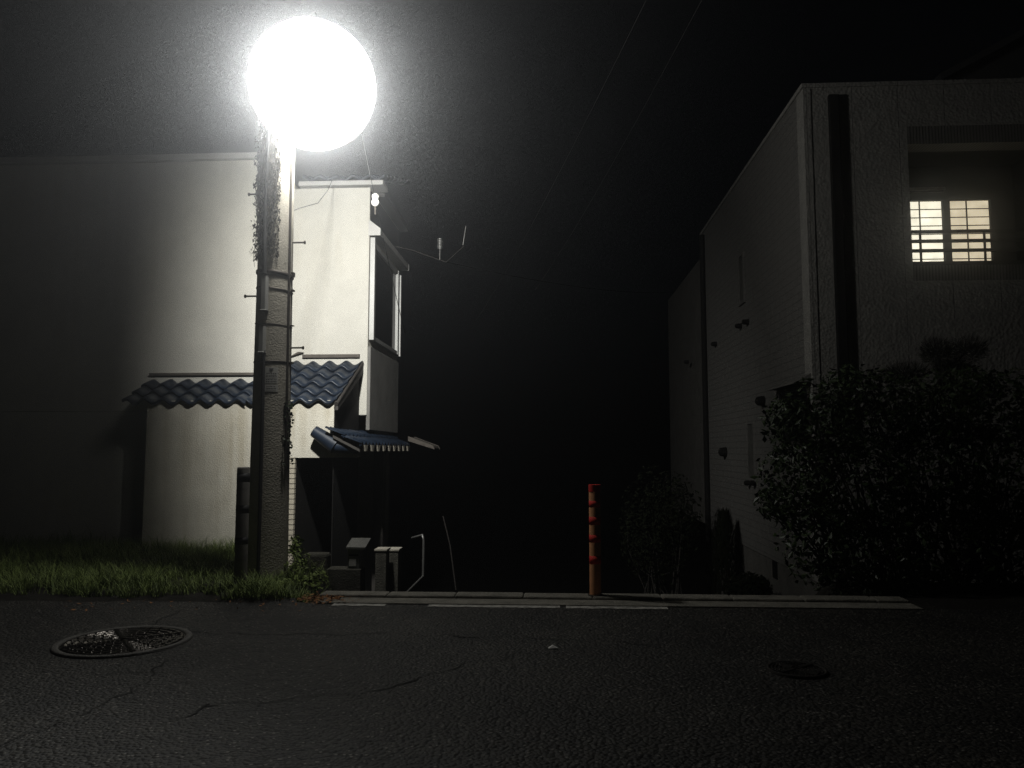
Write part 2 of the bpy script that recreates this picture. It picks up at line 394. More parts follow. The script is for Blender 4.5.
manhole(gnd(124, 642), .43, 'large shiny cast iron manhole cover in the asphalt before the grass verge')
manhole(gnd(797, 671), .17, 'small dull iron cover in the dark asphalt in front of the hedge', name='manhole_cover')
c = gnd(553, 649); lt = MB()
lt.add([(c.x - .03, c.y - .012, .006), (c.x + .026, c.y - .016, .012), (c.x + .034, c.y + .012, .006), (c.x - .002, c.y + .02, .022), (c.x - .03, c.y + .016, .008),
        (c.x, c.y, .024)], [(0, 1, 5), (1, 2, 5), (2, 3, 5), (3, 4, 5), (4, 0, 5)])
tag(lt.build('paper_scrap', M['litter']), 'small crumpled white paper scrap lying on the open asphalt', 'litter')

# ------------------------------------------------------------------ utility pole
PX, PY = X(267, 8.0, 577), 8.0
pole = thing('utility_pole', (PX, PY, -.02), 'tall concrete utility pole with step bolts and steel bands beside the house', 'utility pole')
PZT = Z(52, PY, 285)
def prad(z): return .208 - .0075 * z
b = MB(); zs = [-.3] + [i * .5 for i in range(int(PZT / .5) + 1)] + [PZT]
vs = []; N = 32
for z in zs: vs += [(PX + prad(z) * math.cos(2 * math.pi * i / N), PY + prad(z) * math.sin(2 * math.pi * i / N), z) for i in range(N)]
b.add(vs, [(j * N + i, j * N + (i + 1) % N, (j + 1) * N + (i + 1) % N, (j + 1) * N + i) for j in range(len(zs) - 1) for i in range(N)], True)
b.add(vs[-N:], [list(range(N))]); b.build('shaft', M['concrete'], pole)
def pz(py): return Z(py, PY, 270)
for side, py in ((-1, 194), (-1, 296), (1, 243), (1, 348)):
    z = pz(py); r = prad(z); x0 = PX + side * r
    bm_ = MB().cyl((x0 - side * .05, PY, z), (x0 + side * .135, PY, z), .0095, n=8).cyl((x0 + side * .128, PY, z), (x0 + side * .142, PY, z), .019, n=8)
    bm_.build('step_bolt', M['dark_steel'], pole)
def band(py, hh, tilt=0, proud=.004):
    z = pz(py); bb = MB(); N = 32; vs = []
    for dz, e in ((-hh, 0), (-hh, proud), (hh, proud), (hh, 0)):
        vs += [(PX + (prad(z) + e) * math.cos(2 * math.pi * i / N), PY + (prad(z) + e) * math.sin(2 * math.pi * i / N), z + dz + tilt * math.cos(2 * math.pi * i / N)) for i in range(N)]
    bb.add(vs, [(j * N + i, j * N + (i + 1) % N, (j + 1) * N + (i + 1) % N, (j + 1) * N + i) for j in range(3) for i in range(N)], True)
    bb.box(PX + prad(z) - .02, PX + prad(z) + .028, PY - .025, PY + .025, z - hh * 1.3, z + hh * 1.3)
    return bb.build('steel_band', M['dark_steel'], pole)
band(275, .018, -.02, .012); band(291, .007, -.02, .006); band(363, .008, .0, .005); band(326, .004, -.015)
cd = MB(); a = R(-22); xx = lambda z: PX + (prad(z) + .012) * math.cos(a); yy = lambda z: PY + (prad(z) + .012) * math.sin(a)
cd.tube([(xx(z), yy(z), z) for z in (pz(470), pz(400), pz(362), pz(300), pz(243), pz(150))], .013, 8); cd.build('conduit', M['dark_steel'], pole)
# cable guard: half-round plastic cover on the front of the shaft
z0, z1 = pz(355), pz(278); ga = R(-98); r = prad(1.9)
gc = Vector((PX + (r + .012) * math.cos(ga), PY + (r + .012) * math.sin(ga), 0))
for (ya_, yb_, dx_) in ((314, 279, .0), (355, 327, -.012)):
    cg = MB(); q_ = gc.x + dx_; cg.prism([(q_ - .035, gc.y + .02), (q_ - .035, gc.y - .03), (q_ - .025, gc.y - .05), (q_ + .025, gc.y - .05), (q_ + .035, gc.y - .03), (q_ + .035, gc.y + .02)], pz(ya_), 'z', pz(yb_))
    cg.build('cable_guard', M['plastic_grey'], pole, bevel=.006)
cb = MB(); cb.tube([(gc.x, gc.y - .02, z1 - .02), (gc.x - .01, gc.y - .02, z1 + .4), (gc.x - .015, gc.y, pz(200)), (gc.x, gc.y, pz(120))], .022, 8)
cb.tube([(gc.x + .01, gc.y - .015, z0 + .02), (gc.x + .01, gc.y - .0, z0 - .5), (gc.x + .012, gc.y + .0, .0)], .02, 8); cb.build('cable_run', M['cable'], pole)
# notice plates, curved round the shaft
def plate(py0, py1, px0, px1, name, m, proud=.003):
    za, zb = pz(py0), pz(py1); rr = prad((za + zb) / 2)
    def ang(px): return -math.acos(max(-1, min(1, (X(px, PY - rr, (py0 + py1) / 2) - PX) / rr)))
    a0, a1 = ang(px0), ang(px1); pb = MB(); K = 8; vs = []
    for zz in (za, zb):
        for e in (0, proud): vs += [(PX + (rr + e) * math.cos(a0 + (a1 - a0) * i / K), PY + (rr + e) * math.sin(a0 + (a1 - a0) * i / K), zz) for i in range(K + 1)]
    q = K + 1
    fs = [(q + i, q + i + 1, 3 * q + i + 1, 3 * q + i) for i in range(K)] + [(i, i + 1, q + i + 1, q + i) for i in range(K)] + [(2 * q + i, 2 * q + i + 1, 3 * q + i + 1, 3 * q + i) for i in range(K)]
    fs += [(0, q, 3 * q, 2 * q), (K, q + K, 3 * q + K, 2 * q + K)]
    pb.add(vs, fs); return pb, rr, ang
pb, rr, ang = plate(369, 385, 265, 276.5, 'notice_plate', None); np_ = pb.build('notice_plate', M['plate'], pole)
def mark(px0, px1, py0, py1, tri=False):
    e = .0055; q = MB(); za, zb = pz(py0), pz(py1); P = lambda px, z: (PX + (rr + e) * math.cos(ang(px)), PY + (rr + e) * math.sin(ang(px)), z)
    if tri: return [P(px0, za), P(px1, za), P((px0 + px1) / 2, zb)], [(0, 1, 2)]
    return [P(px0, za), P(px1, za), P(px1, zb), P(px0, zb)], [(0, 1, 2, 3)]
MB().add(*mark(268.6, 273, 370.2, 373, True)).build('warning_mark', M['ink'], np_)
for ry in (374.6, 377.4, 380.6, 382.6):
    ink = MB()
    xx0 = 266.3
    while xx0 < 275:
        w = random.uniform(.5, 1.3); ink.add(*mark(xx0, min(275.4, xx0 + w), ry, ry + 1.1)); xx0 += w + random.uniform(.3, .7)
    ink.build('lettering', M['ink'], np_)
pb2, rr, ang = plate(386, 393, 265, 276.5, 'notice_plate', None); np2 = pb2.build('notice_plate', M['plate'], pole)
for ry in (387.4, 389.6):
    ink = MB()
    xx0 = 266.5
    while xx0 < 274:
        w = random.uniform(.5, 1.1); ink.add(*mark(xx0, xx0 + w, ry, ry + 1.0)); xx0 += w + random.uniform(.3, .8)
    ink.build('lettering', M['ink'], np2)

# dry vines clinging to the pole
vn = thing('vine', (PX - .1, PY - .2, 0), 'ragged dry vine stems hanging down the upper pole towards the lamp', 'vine')
vm = MB()
for i in range(70):
    a = R(random.uniform(-150, -70)); z = pz(random.uniform(110, 175)); L_ = random.uniform(.25, 1.15); pts = []
    for kx in range(9):
        t = kx / 8; zz = z - L_ * t; aa = a + .35 * noise.noise(Vector((i * 3.1, t * 3, 0))); rr_ = prad(zz) + .015 + .05 * abs(noise.noise(Vector((i, t * 4, 5)))) + .02 * t
        pts.append((PX + rr_ * math.cos(aa), PY + rr_ * math.sin(aa), zz))
    vm.tube(pts, random.uniform(.004, .010), 5, .002)
vm.build('stem', M['vine'], vn)
vl = MB()
for i in range(2600):
    a = R(random.uniform(-165, -60)); z = pz(random.uniform(120, 262)); rr_ = prad(z) + .008 + random.random() ** 2 * .06 * (.4 + abs(noise.noise(Vector((z * 4, a * 2, 3)))) * 1.6)
    if random.random() < (pz(265) and (PZT - z) / 12): continue
    c = Vector((PX + rr_ * math.cos(a), PY + rr_ * math.sin(a), z)); u = Vector((random.gauss(0, .5), random.gauss(0, .5), -1)).normalized(); w = u.cross(Vector((random.gauss(0, 1), random.gauss(0, 1), .1))).normalized()
    s_ = random.uniform(.010, .026); vl.add([c - u * s_, c + w * s_ * .4, c + u * s_, c - w * s_ * .4], [(0, 1, 2, 3)])
vl.build('leaves', M['vine'], vn)
iv = thing('ivy', (PX + .2, PY, .8), 'small ivy sprig creeping up the edge of the pole below the notice plate', 'ivy')
il = MB()
for i in range(90):
    z = Z(random.uniform(402, 466), PY, 287); rr_ = prad(z) + random.uniform(.0, .035); a = R(random.uniform(-35, 15))
    c = Vector((PX + rr_ * math.cos(a), PY + rr_ * math.sin(a), z)); u = Vector((random.gauss(0, 1), random.gauss(0, 1), random.gauss(0, 1))).normalized(); w = u.orthogonal().normalized()
    s_ = random.uniform(.012, .026); il.add([c - u * s_, c + w * s_ * .8, c + u * s_, c - w * s_ * .8], [(0, 1, 2, 3)])
il.build('leaves', M['leaf'], iv)
MB().tube([(PX + prad(z) + .012, PY - .03 + .03 * math.sin(z * 9), z) for z in [Z(470 - 7 * i, PY, 287) for i in range(10)]], .006, 6).build('stem', M['vine'], iv)

# ------------------------------------------------------------------ street lamp
LY = 7.6; LP = at(313, 86, LY)
lamp = thing('street_lamp', (PX, PY, LP.z), 'street lamp with glare built as an oversized white ball on a short arm fixed to the utility pole', 'street lamp')
d = Vector((LP.x - PX, LP.y - PY, 0)); dn = d.normalized(); ps = Vector((PX, PY, LP.z + .38)) + dn * (prad(5) - .01)
MB().tube([ps, ps + dn * .2 + Vector((0, 0, .07)), LP + Vector((0, 0, .78)) - dn * .12, LP + Vector((0, 0, .78)), LP + Vector((0, 0, .68))], .024, 10).build('arm', M['steel'], lamp)
hz = MB(); z_ = LP.z
hz.cyl((PX, PY, z_ + .28), (PX, PY, z_ + .34), prad(5) + .012, n=24).cyl((PX, PY, z_ + .42), (PX, PY, z_ + .48), prad(5) + .012, n=24); hz.build('clamp', M['steel'], lamp)
MB().cyl(LP + Vector((0, 0, .60)), LP + Vector((0, 0, .70)), .10, .06, 24).build('cap', M['steel'], lamp)
MB().ball(LP, .65, 56, 32).build('glare_ball', M['glare_ball'], lamp)  # glowing ball sized to the lamp's glare, larger than a real fitting
ld_ = bpy.data.lights.new('lamp_light', 'POINT'); ld_.energy = 225; ld_.shadow_soft_size = .13; ld_.color = (1, .992, .945)
lo = bpy.data.objects.new('lamp_light', ld_); C.objects.link(lo); lo.location = LP - Vector((PX, PY, LP.z)); lo.parent = lamp
# extra spot added inside the lamp to brighten the house wall
ls_ = bpy.data.lights.new('added_house_spot', 'SPOT'); ls_.energy = 1750; ls_.shadow_soft_size = .13; ls_.color = (1, .992, .945)
ls_.spot_size = R(106); ls_.spot_blend = 1
l2 = bpy.data.objects.new('added_house_spot', ls_); C.objects.link(l2); l2.location = lo.location; l2.parent = lamp
l3d = ls_.copy(); l3d.name = 'added_street_spot'; l3d.energy = 980; l3d.spot_size = R(84)   # second added spot, feeds the bloom towards camera and street
l3 = bpy.data.objects.new('added_street_spot', l3d); C.objects.link(l3); l3.location = lo.location; l3.parent = lamp
l3.rotation_euler = Vector((-.15, -.90, -.35)).to_track_quat('-Z', 'Y').to_euler()
l2.rotation_euler = Vector((-.07, .90, -.41)).to_track_quat('-Z', 'Y').to_euler()

# ------------------------------------------------------------------ banded posts
def post(base, r, h, body, bands, bandm, label, name, cat, cap=True):
    t = thing(name, base, label, cat)
    bx, by = base.x, base.y
    b = MB(); N = 24; prof = [(r * 1.0, -.1), (r, h - .012), (r * .92, h - .003), (r * .8, h)]
    vs = [(bx + q * math.cos(2 * math.pi * i / N), by + q * math.sin(2 * math.pi * i / N), z) for q, z in prof for i in range(N)]
    b.add(vs, [(j * N + i, j * N + (i + 1) % N, (j + 1) * N + (i + 1) % N, (j + 1) * N + i) for j in range(len(prof) - 1) for i in range(N)], True)
    b.add(vs[-N:], [list(range(N))]); b.build('shaft', body, t)
    for z0, z1 in bands:
        bb = MB(); vs = []
        for q, z in ((r - .001, z0), (r + .001, z0), (r + .001, z1), (r - .001, z1)):
            vs += [(bx + q * math.cos(2 * math.pi * i / N), by + q * math.sin(2 * math.pi * i / N), z) for i in range(N)]
        bb.add(vs, [(j * N + i, j * N + (i + 1) % N, (j + 1) * N + (i + 1) % N, (j + 1) * N + i) for j in range(3) for i in range(N)], True)
        bb.build('reflective_band', bandm, t)
    return t
bp_ = gnd(595.5, 595, .035); bz = lambda y: Z(y, bp_.y, 595)
bo = post(Vector((bp_.x, bp_.y, .035)), 5.6 / F * bp_.y, bz(485), M['orange'], [(bz(b_), bz(a_)) for a_, b_ in ((500.5, 507), (516.5, 524.5), (534.5, 542), (555.5, 563.5))], M['red'],
          'slender orange bollard with red bands standing on the kerb', 'bollard', 'bollard')
MB().cyl((bp_.x, bp_.y, bz(491.5)), (bp_.x, bp_.y, bz(484.6)), 5.6 / F * bp_.y + .003, n=24).build('top_band', M['red'], bo, bevel=.006)
MB().cyl((bp_.x, bp_.y, .02), (bp_.x, bp_.y, .042), .07, .066, 24).build('base_plate', M['dark_steel'], bo)
mp = gnd(240, 592); mz = lambda y: Z(y, mp.y, 240)
post(Vector((mp.x, mp.y, 0)), 6.4 / F * mp.y, mz(467), M['post'], [(mz(b_), mz(a_)) for a_, b_ in ((473, 482), (505, 513), (537, 544))], M['band'],
     'grey marker post with dark bands in the grass beside the utility pole', 'marker_post', 'marker post')

# ------------------------------------------------------------------ left house
YU, YR, YG, YD = 12.0, 12.72, 11.27, 11.2
HX0 = -15.0
xa = X(263, YU); xc = X(366, YR); xg0 = X(145, YG, 480); xg1 = X(333, YG)
house = thing('house', (-8, 14, -1.3), 'cream stucco house with blue tiled eaves behind the utility pole', 'house')
zpU = Z(160, YU, 250); zpR = Z(188, YR, 330)
zdrip = Z(402, YD, 300); zfR = Z(362, YR, 330); slope = (zfR - zdrip) / (YR - YD); zfU = zdrip + slope * (YU - YD)
xgs = X(294, YG, 500); zl = Z(457, YG, 320)
w = MB()
w.box(HX0, xa, YU, 20, zfU - .5, zpU)                           # upper storey, nearer block
w.box(xa + .003, xc, YR, 15.2, zfR - .9, zpR)                      # upper storey, block set back
w.build('wall', M['stucco'], house, bevel=.012)
wl = MB()
wl.prism([(xg0, -1.5), (xgs - .152, -1.5), (xgs - .152, zl), (xg1 - .004, zl), (xg1 - .004, zdrip + .02), (xg0, zdrip + .02)], YG, 'y', YR - .004)
wl.build('lower_wall', M['stucco_rough'], house, bevel=.01)
MB().box(xgs - .15, xgs, YG - .006, YG + .06, -1.5, zl - .003).build('brick_pier', M['brick'], house)
# beam over the porch, running on to the right under the small canopy
xb = X(356, YG, 457)
MB().prism([(xg1, zl), (xb, zl), (xb - .03, Z(450, YG, 350)), (xg1, Z(436, YG, 335))], YG + .003, 'y', YG + .25).build('porch_beam', M['stucco'], house, bevel=.006)
# dark rooms and deeper walls
MB().box(HX0, xg0 - .004, YU + .002, YU + .3, -1.5, zfU - .502).build('recess_wall', M['stucco'], house)
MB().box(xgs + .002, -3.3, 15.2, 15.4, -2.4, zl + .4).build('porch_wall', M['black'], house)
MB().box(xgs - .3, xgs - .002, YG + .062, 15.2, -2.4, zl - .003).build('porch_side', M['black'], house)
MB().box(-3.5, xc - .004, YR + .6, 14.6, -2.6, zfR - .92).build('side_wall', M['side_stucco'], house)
MB().box(X(375, 13.0), X(385, 13.0), 12.9, 13.1, -2.2, 1.28).build('porch_post', M['dark_trim'], house, bevel=.006)
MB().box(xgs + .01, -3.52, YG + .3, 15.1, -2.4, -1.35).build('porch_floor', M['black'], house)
# side wall lower grey panel below the window
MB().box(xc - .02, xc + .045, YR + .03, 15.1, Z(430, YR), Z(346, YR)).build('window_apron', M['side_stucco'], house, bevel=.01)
# copings
MB().box(HX0, X(259, YU - .08, 160), YU - .09, YU + .3, zpU, zpU + .1).build('coping', M['coping'], house, bevel=.012)
MB().box(X(292, YR - .12), X(383, YR - .12, 186), YR - .13, YR + .3, zpR + .002, zpR + .085).build('coping', M['coping'], house, bevel=.012)
MB().box(xc + .02, X(381, YR, 186), YR + .32, 15.2, zpR - .06, zpR + .06).build('gutter', M['dark_trim'], house)

def wave(u):                                  # one pantile: a high roll and a long shallow trough
    u = u % 1.0
    return .5 + .5 * math.cos(2 * math.pi * (u - .28)) if u > .02 else .5 + .5 * math.cos(2 * math.pi * .28)
def pantiles(mb, x0, x1, y0, z0, y1, sl, pitch=.285, row=.30, amp=.075, step=.05, phase=0.0, xmax=None):
    """rows of pantiles from the drip edge (y0, z0) back to y1 at slope sl; each row is its own thick shell stepping over the next"""
    rows = max(1, int(round((y1 - y0) / row))); rl = (y1 - y0) / rows
    nx_ = int((x1 - x0) / .0238) + 1
    for r_ in range(rows):
        ya, yb = y0 + r_ * rl, y0 + (r_ + 1) * rl + .05
        vs = []
        for i in range(nx_ + 1):
            x_ = x0 + (x1 - x0) * i / nx_; hw = amp * wave((x_ - x0) / pitch + phase)
            jit = .012 * noise.noise(Vector((math.floor((x_ - x0) / pitch + phase) * 3.3, r_ * 5.1, 2)))
            for (y_, dz) in ((ya + .03, -.05), (ya - .006, -.02), (ya, .006), ((ya + yb) / 2, .006), (yb, 0)):
                vs.append((x_, y_, z0 + sl * (y_ - y0) + hw + dz + step * (1 - (y_ - ya) / (yb - ya)) + jit))
        mb.add(vs, [(i * 5 + j, (i + 1) * 5 + j, (i + 1) * 5 + j + 1, i * 5 + j + 1) for i in range(nx_) for j in range(4)], True)
    # deck under the tiles
    zt = lambda y_: z0 + sl * (y_ - y0) - .03
    return zt
ex0 = X(122, YD, 395); ex1 = X(337, YD, 400)
te = MB()
pantiles(te, ex0, xa + .02, YD, zdrip - .06, YU - .01, slope, phase=.1)
te.build('tiled_eave', M['tile'], house)
te2 = MB()
pantiles(te2, xa + .025, ex1, YD, zdrip - .06, YR - .01, slope, phase=.45)
te2.build('tiled_eave', M['tile'], house)
# dark panel standing in for the eave's shade on the lower side wall
MB().prism([(YG + .01, -1.5), (YR - .01, -1.5), (YR - .01, zfR - .2), (YG + .01, zdrip - .14)], xg1 - .003, 'x', xg1 + .012).build('side_shade_panel', M['black'], house)
# thick roll of tiles along the verge
vg = MB(); vg.tube([(ex1 - .015, YD + .0, zdrip - .03), (ex1 - .015, YR - .02, zfR - .03)], .035, 12)
vg.prism([(YD + .02, zdrip - .12), (YR - .02, zfR - .2), (YR - .02, zfR - .0), (YD + .02, zdrip - .0)], ex1 - .03, 'x', ex1 + .012)
vg.build('verge_tile', M['dark_trim'], house)
MB().box(ex0, xa + .02, YU - .05, YU - .002, zfU + .075, zfU + .115).build('flashing', M['timber'], house)
fl = MB(); fl.box(X(301, YR), X(360, YR, 357), YR - .05, YR - .002, zfR + .07, zfR + .125)
fl.prism([(xa - .02 + .1, zfR - .02), (xa + .20, zfR + .10), (X(301, YR) + .02, zfR + .16), (X(297, YR), zfR + .17), (xa + .02, zfR - .0)], YR - .07, 'y', YR - .004)
fl.build('flashing', M['timber'], house)
# pantiles of the main roof just above the copings
rt = MB(); pantiles(rt, X(296, YR), X(384, YR, 180), YR + .0, zpR + .11, YR + 2.4, .32, phase=.2); rt.build('roof', M['tile'], house)

# small canopy on the flank: slopes down to the right, drip edge runs back
cx0, cx1 = xg1 + .015, X(362, 11.0, 446); cz0 = Z(431, 11.0, 318); cz1 = Z(447, 11.0, 362)
cn = MB(); tmp = MB()
csl = (cz0 - cz1) / (cx1 - cx0)
pantiles(tmp, 10.95, 14.8, -cx1, cz1 - .0, -cx0, csl, pitch=.22, row=.24, amp=.05, step=.03)
cn.add([(-v[1], v[0], v[2]) for v in tmp.v], tmp.f, True)
cn.build('canopy_tiles', M['tile'], house)
MB().prism([(cx0 + .06, cz0 - .06), (cx1 - .03, cz1 - .035), (cx1 - .03, cz1 - .07), (cx0 + .06, cz0 - .1)], 10.99, 'y', 14.75).build('canopy_deck', M['dark_trim'], house)
hp = MB(); a_ = at(314, 431, 11.12); b_ = at(336, 446, 11.12); c_ = at(357, 449, 11.12)
hp.tube([a_ - Vector((.0, 0, 0)), a_.lerp(b_, .5), b_], .085, 14, .125); hp.tube([b_ + Vector((.0, .01, .0)), c_ + Vector((0, .01, .015))], .10, 14, .085)
hp.build('ridge_tile', M['dark_tile'], house)
a_ = at(410, 437, 14.75); b_ = at(434, 446, 14.75); MB().prism([(a_.x, a_.z), (b_.x, b_.z), (b_.x + .02, b_.z - .05), (a_.x, a_.z - .07)], 14.6, 'y', 15.3).build('canopy_return', M['timber'], house, bevel=.01)
for q_ in range(9):
    yy_ = 11.08 + .41 * q_
    MB().prism([(yy_, cz1 + .03), (yy_ + .2, cz1 + .03), (yy_ + .13, cz1 - .06), (yy_ + .06, cz1 - .06)], cx1 - .01, 'x', cx1 + .022).build('eave_tile_end', M['concrete'], house)

MB().box(xc + .001, xc + .02, YR + .02, 15.1, Z(221, YR + .05, 372), zpR - .07).build('flank_cladding', M['black'], house)
# hood and window on the flank
hz0, hz1 = Z(236, YR + .05, 372), Z(221, YR + .05, 372); hx = X(381, YR + .05, 230)
MB().prism([(xc - .01, hz0), (hx, hz0), (hx, hz0 + .11), (xc - .01, hz1)], YR - .012, 'y', 15.3).build('window_hood', M['coping'], house, bevel=.006)
wn = MB(); wz0, wz1 = Z(341, YR + .2, 370), hz0 - .02
wn.box(xc + .002, xc + .085, YR + .06, YR + .16, wz0, wz1).box(xc + .002, xc + .085, 14.8, 14.9, wz0, wz1 - .1)
wn.box(xc + .002, xc + .075, YR + .162, 14.798, wz0, wz0 + .07).box(xc + .002, xc + .075, YR + .162, 14.798, wz1 - .17, wz1 - .1)
win = wn.build('window', M['alu'], house, bevel=.004)
MB().box(xc - .01, xc + .03, YR + .16, 14.8, wz0 + .07, wz1 - .17).build('pane', M['glass'], win)
MB().box(xc + .002, xc + .11, 14.93, 15.0, wz0 - .02, Z(275, 14.9, 398)).build('shutter_edge', M['alu'], house)

# wire bracket on the flank
wb = thing('wire_bracket', at(404, 256, 14.0), 'small steel wire bracket with insulator and rod projecting from the house flank', 'bracket')
MB().tube([at(401, 246, 14.0) - Vector((.12, 0, 0)), at(412, 250, 14.0), at(446, 262, 14.0), at(464, 246, 14.0)], .012, 8).build('arm', M['bark'], wb)
p = at(440, 244, 13.97); MB().cyl(p - Vector((0, 0, .1)), p + Vector((0, 0, .1)), .05, .05, 12).ball(p + Vector((0, 0, .05)), (.06, .06, .05)).ball(p - Vector((0, 0, .05)), (.06, .06, .05)).cyl(p - Vector((0, 0, .3)), p, .012, n=6).build('insulator', M['steel'], wb)
MB().cyl(at(463, 245, 14.0), at(466, 226, 14.0), .014, n=8).build('rod', M['steel'], wb)

# ------------------------------------------------------------------ overhead cables
def cable(a, b, drop, r, label):
    o = MB().tube(sag(a, b, drop, 24), r, 6).build('overhead_cable', M['cable']); return tag(o, label, 'cable', 'overhead cables')
sc_a = at(345, 64, PY)
MB().box(PX - .05, sc_a.x + .05, PY + .2, PY + .26, sc_a.z - .05, sc_a.z + .03).build('cross_arm', M['steel'], pole, bevel=.004)
sc_a.y += .23; sc_b = at(405, 333, 14.3)
cable(sc_a, sc_b, .12, .006, 'thin service cable running from the pole down to the house flank')
t_ = .5; P0 = at(376, 200, 0.5 * (PY + 14.3) - .6)
path = sag(sc_a, sc_b, .12, 200)
def proj(p):
    q = RM.transposed() @ (p - EYE); return 512 + F * q.x / -q.z, 384 - F * q.y / -q.z
p = min(path, key=lambda p: abs(proj(p)[1] - 200))
ins = thing('insulator', p, 'white porcelain insulator strung on the cable beside the house coping', 'insulator')
MB().ball(p + Vector((0, 0, .05)), (.05, .05, .05)).ball(p - Vector((0, 0, .03)), (.055, .055, .06)).build('body', M['porcelain'], ins)
MB().cyl(p - Vector((0, 0, .2)), p - Vector((0, 0, .08)), .012, n=6).build('hook', M['dark_steel'], ins)
cable(at(760, -110, 8.5), at(535, 290, 26), .25, .007, 'overhead cable crossing the night sky, the higher one over the alley')
cable(at(700, -110, 8.5), at(470, 330, 26), .3, .007, 'overhead cable crossing the night sky, the lower one over the alley')
cable(at(446, 262, 14.0), at(700, 290, 30), .3, .005, 'thin cable running from the wire bracket back over the alley')
pts = [at(290, 212, 8.1), at(300, 208, 8.9), at(318, 203, 10.0), at(328, 190, 11.3), at(333, 178, 12.4)]
tag(MB().tube(pts, .0045, 6).build('overhead_cable', M['cable']), 'short slack cable looping from the pole to the house coping', 'cable', 'overhead cables')

# ------------------------------------------------------------------ low walls, letterbox, gate pillars, handrail
def base(px, py, Y): p = at(px, py, Y); return Vector((p.x, Y, terrain(p.x, Y)))
bw = MB(); x0, x1 = X(326, 8.4, 580), X(360.5, 8.4, 580); zt = Z(569, 8.4, 340)
bw.box(x0, x1, 8.4, 8.62, -.8, zt)
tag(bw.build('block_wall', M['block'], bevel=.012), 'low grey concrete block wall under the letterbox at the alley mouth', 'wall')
sw = MB(); sw.box(X(303, 8.7), X(325, 8.6), 8.75, 8.95, -.8, Z(554, 8.75, 315))
tag(sw.build('stone_wall', M['block'], bevel=.03), 'rough stained stub wall half hidden by weeds beside the letterbox wall', 'wall')
lb = thing('letterbox', (X(353, 8.45), 8.55, zt), 'small steel letterbox with sloping lid on the low block wall', 'letterbox')
lx0, lx1 = X(347.5, 8.42, 556), X(359.5, 8.42, 556); lz1 = Z(549, 8.42, 353)
MB().box(lx0, lx1, 8.42, 8.60, zt, lz1 - .002).build('body', M['steel'], lb, bevel=.006)
MB().prism([(8.395, lz1), (8.64, lz1 + .075), (8.64, lz1 + .095), (8.395, lz1 + .022)], lx0 - .012, 'x', lx1 + .07).build('lid', M['steel'], lb)
MB().box(lx0 + .02, lx1 - .035, 8.414, 8.419, zt + .03, zt + .105).build('name_plate', M['plate'], lb)
MB().box(lx0 + .015, lx1 - .015, 8.413, 8.419, zt + .14, zt + .155).build('slot', M['black'], lb)
for (a, b_, Y, py, lab) in ((375, 386, 9.6, 549, 'square concrete gate pillar nearer the letterbox, its front faintly lit'), (386.5, 398, 9.9, 549, 'square concrete gate pillar nearer the handrail, only its top lit')):
    t = thing('gate_pillar', (X((a + b_) / 2, Y), Y, -.9), lab, 'gate pillar', 'gate pillars at the alley mouth')
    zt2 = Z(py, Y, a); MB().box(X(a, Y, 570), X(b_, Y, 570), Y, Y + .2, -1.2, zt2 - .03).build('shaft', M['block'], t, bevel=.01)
    MB().box(X(a, Y, 570) - .012, X(b_, Y, 570) + .012, Y - .012, Y + .212, zt2 - .028, zt2).build('cap', M['concrete'], t, bevel=.006)
hr = thing('handrail', base(420, 580, 10.4), 'thin steel pipe handrail stepping down beside the gate pillars', 'handrail')
MB().tube([at(412, 538, 10.9), at(422.5, 535, 10.4), at(423.5, 540, 10.4), at(423, 577, 10.4)], .016, 8).build('post', M['steel'], hr)
MB().tube([at(423, 576, 10.4), at(404, 595, 9.6)], .012, 8).build('brace', M['steel'], hr)
ls = MB().tube([at(456, 590, 10.5), at(450, 545, 10.6), at(443, 516, 10.7)], .011, 6, .008)
tag(ls.build('leaning_stake', M['bark']), 'thin wooden stake leaning in the dark alley', 'stake')

# ------------------------------------------------------------------ right building
BY = 10.5; bx0 = X(810, BY, 300); bzt = Z(88, BY, 810); bzf = Z(583, BY, 810); BY2 = 17.9
bx1 = bx0 + 10.5
rb = thing('building', (bx0 + 5, 14, -2), 'boxy grey textured building with a lit window behind the hedge', 'building')
ox0, ox1 = X(910, BY, 200), X(1057, BY, 200); oz0, oz1 = Z(265, BY, 960), Z(143, BY, 960); RD = .95
ww = .35
fr = MB(); fr.box(bx0, ox0, BY, BY + .3, bzf, bzt).box(ox1, bx1, BY, BY + .3, bzf, bzt)
fr.box(ox0 + .001, ox1 - .001, BY, BY + .3, bzf, oz0 - .21).box(ox0 + .001, ox1 - .001, BY, BY + .3, oz1 + .25, bzt)
fr.build('front_wall', M['siding'], rb)
MB().box(ox0 + .001, ox1 - .001, BY + .002, BY + .3, oz0 - .209, oz0).build('ribbed_band', M['ribbed'], rb)
MB().box(ox0 + .001, ox1 - .001, BY + .002, BY + .3, oz1, oz1 + .249).build('ribbed_band', M['ribbed'], rb)
qn = MB().box(bx0 - .012, bx0 + .10, BY - .012, BY + .02, bzf, bzt - .01); qn.build('corner_trim', M['siding'], rb, bevel=.006)
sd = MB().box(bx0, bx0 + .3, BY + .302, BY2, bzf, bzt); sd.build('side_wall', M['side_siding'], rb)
sd2 = MB().box(bx0 + .12, bx1, BY2 + .002, 24, bzf, bzt - .35); sd2.build('rear_wall', M['foundation'], rb)
MB().box(bx0 + .02, bx1 - .02, BY + .05, BY2, -3.6, bzf - .002).build('foundation', M['foundation'], rb)
MB().box(bx0 + .3, bx1, BY + .3, BY2, bzt - .25, bzt - .05).build('flat_roof', M['roofing'], rb)
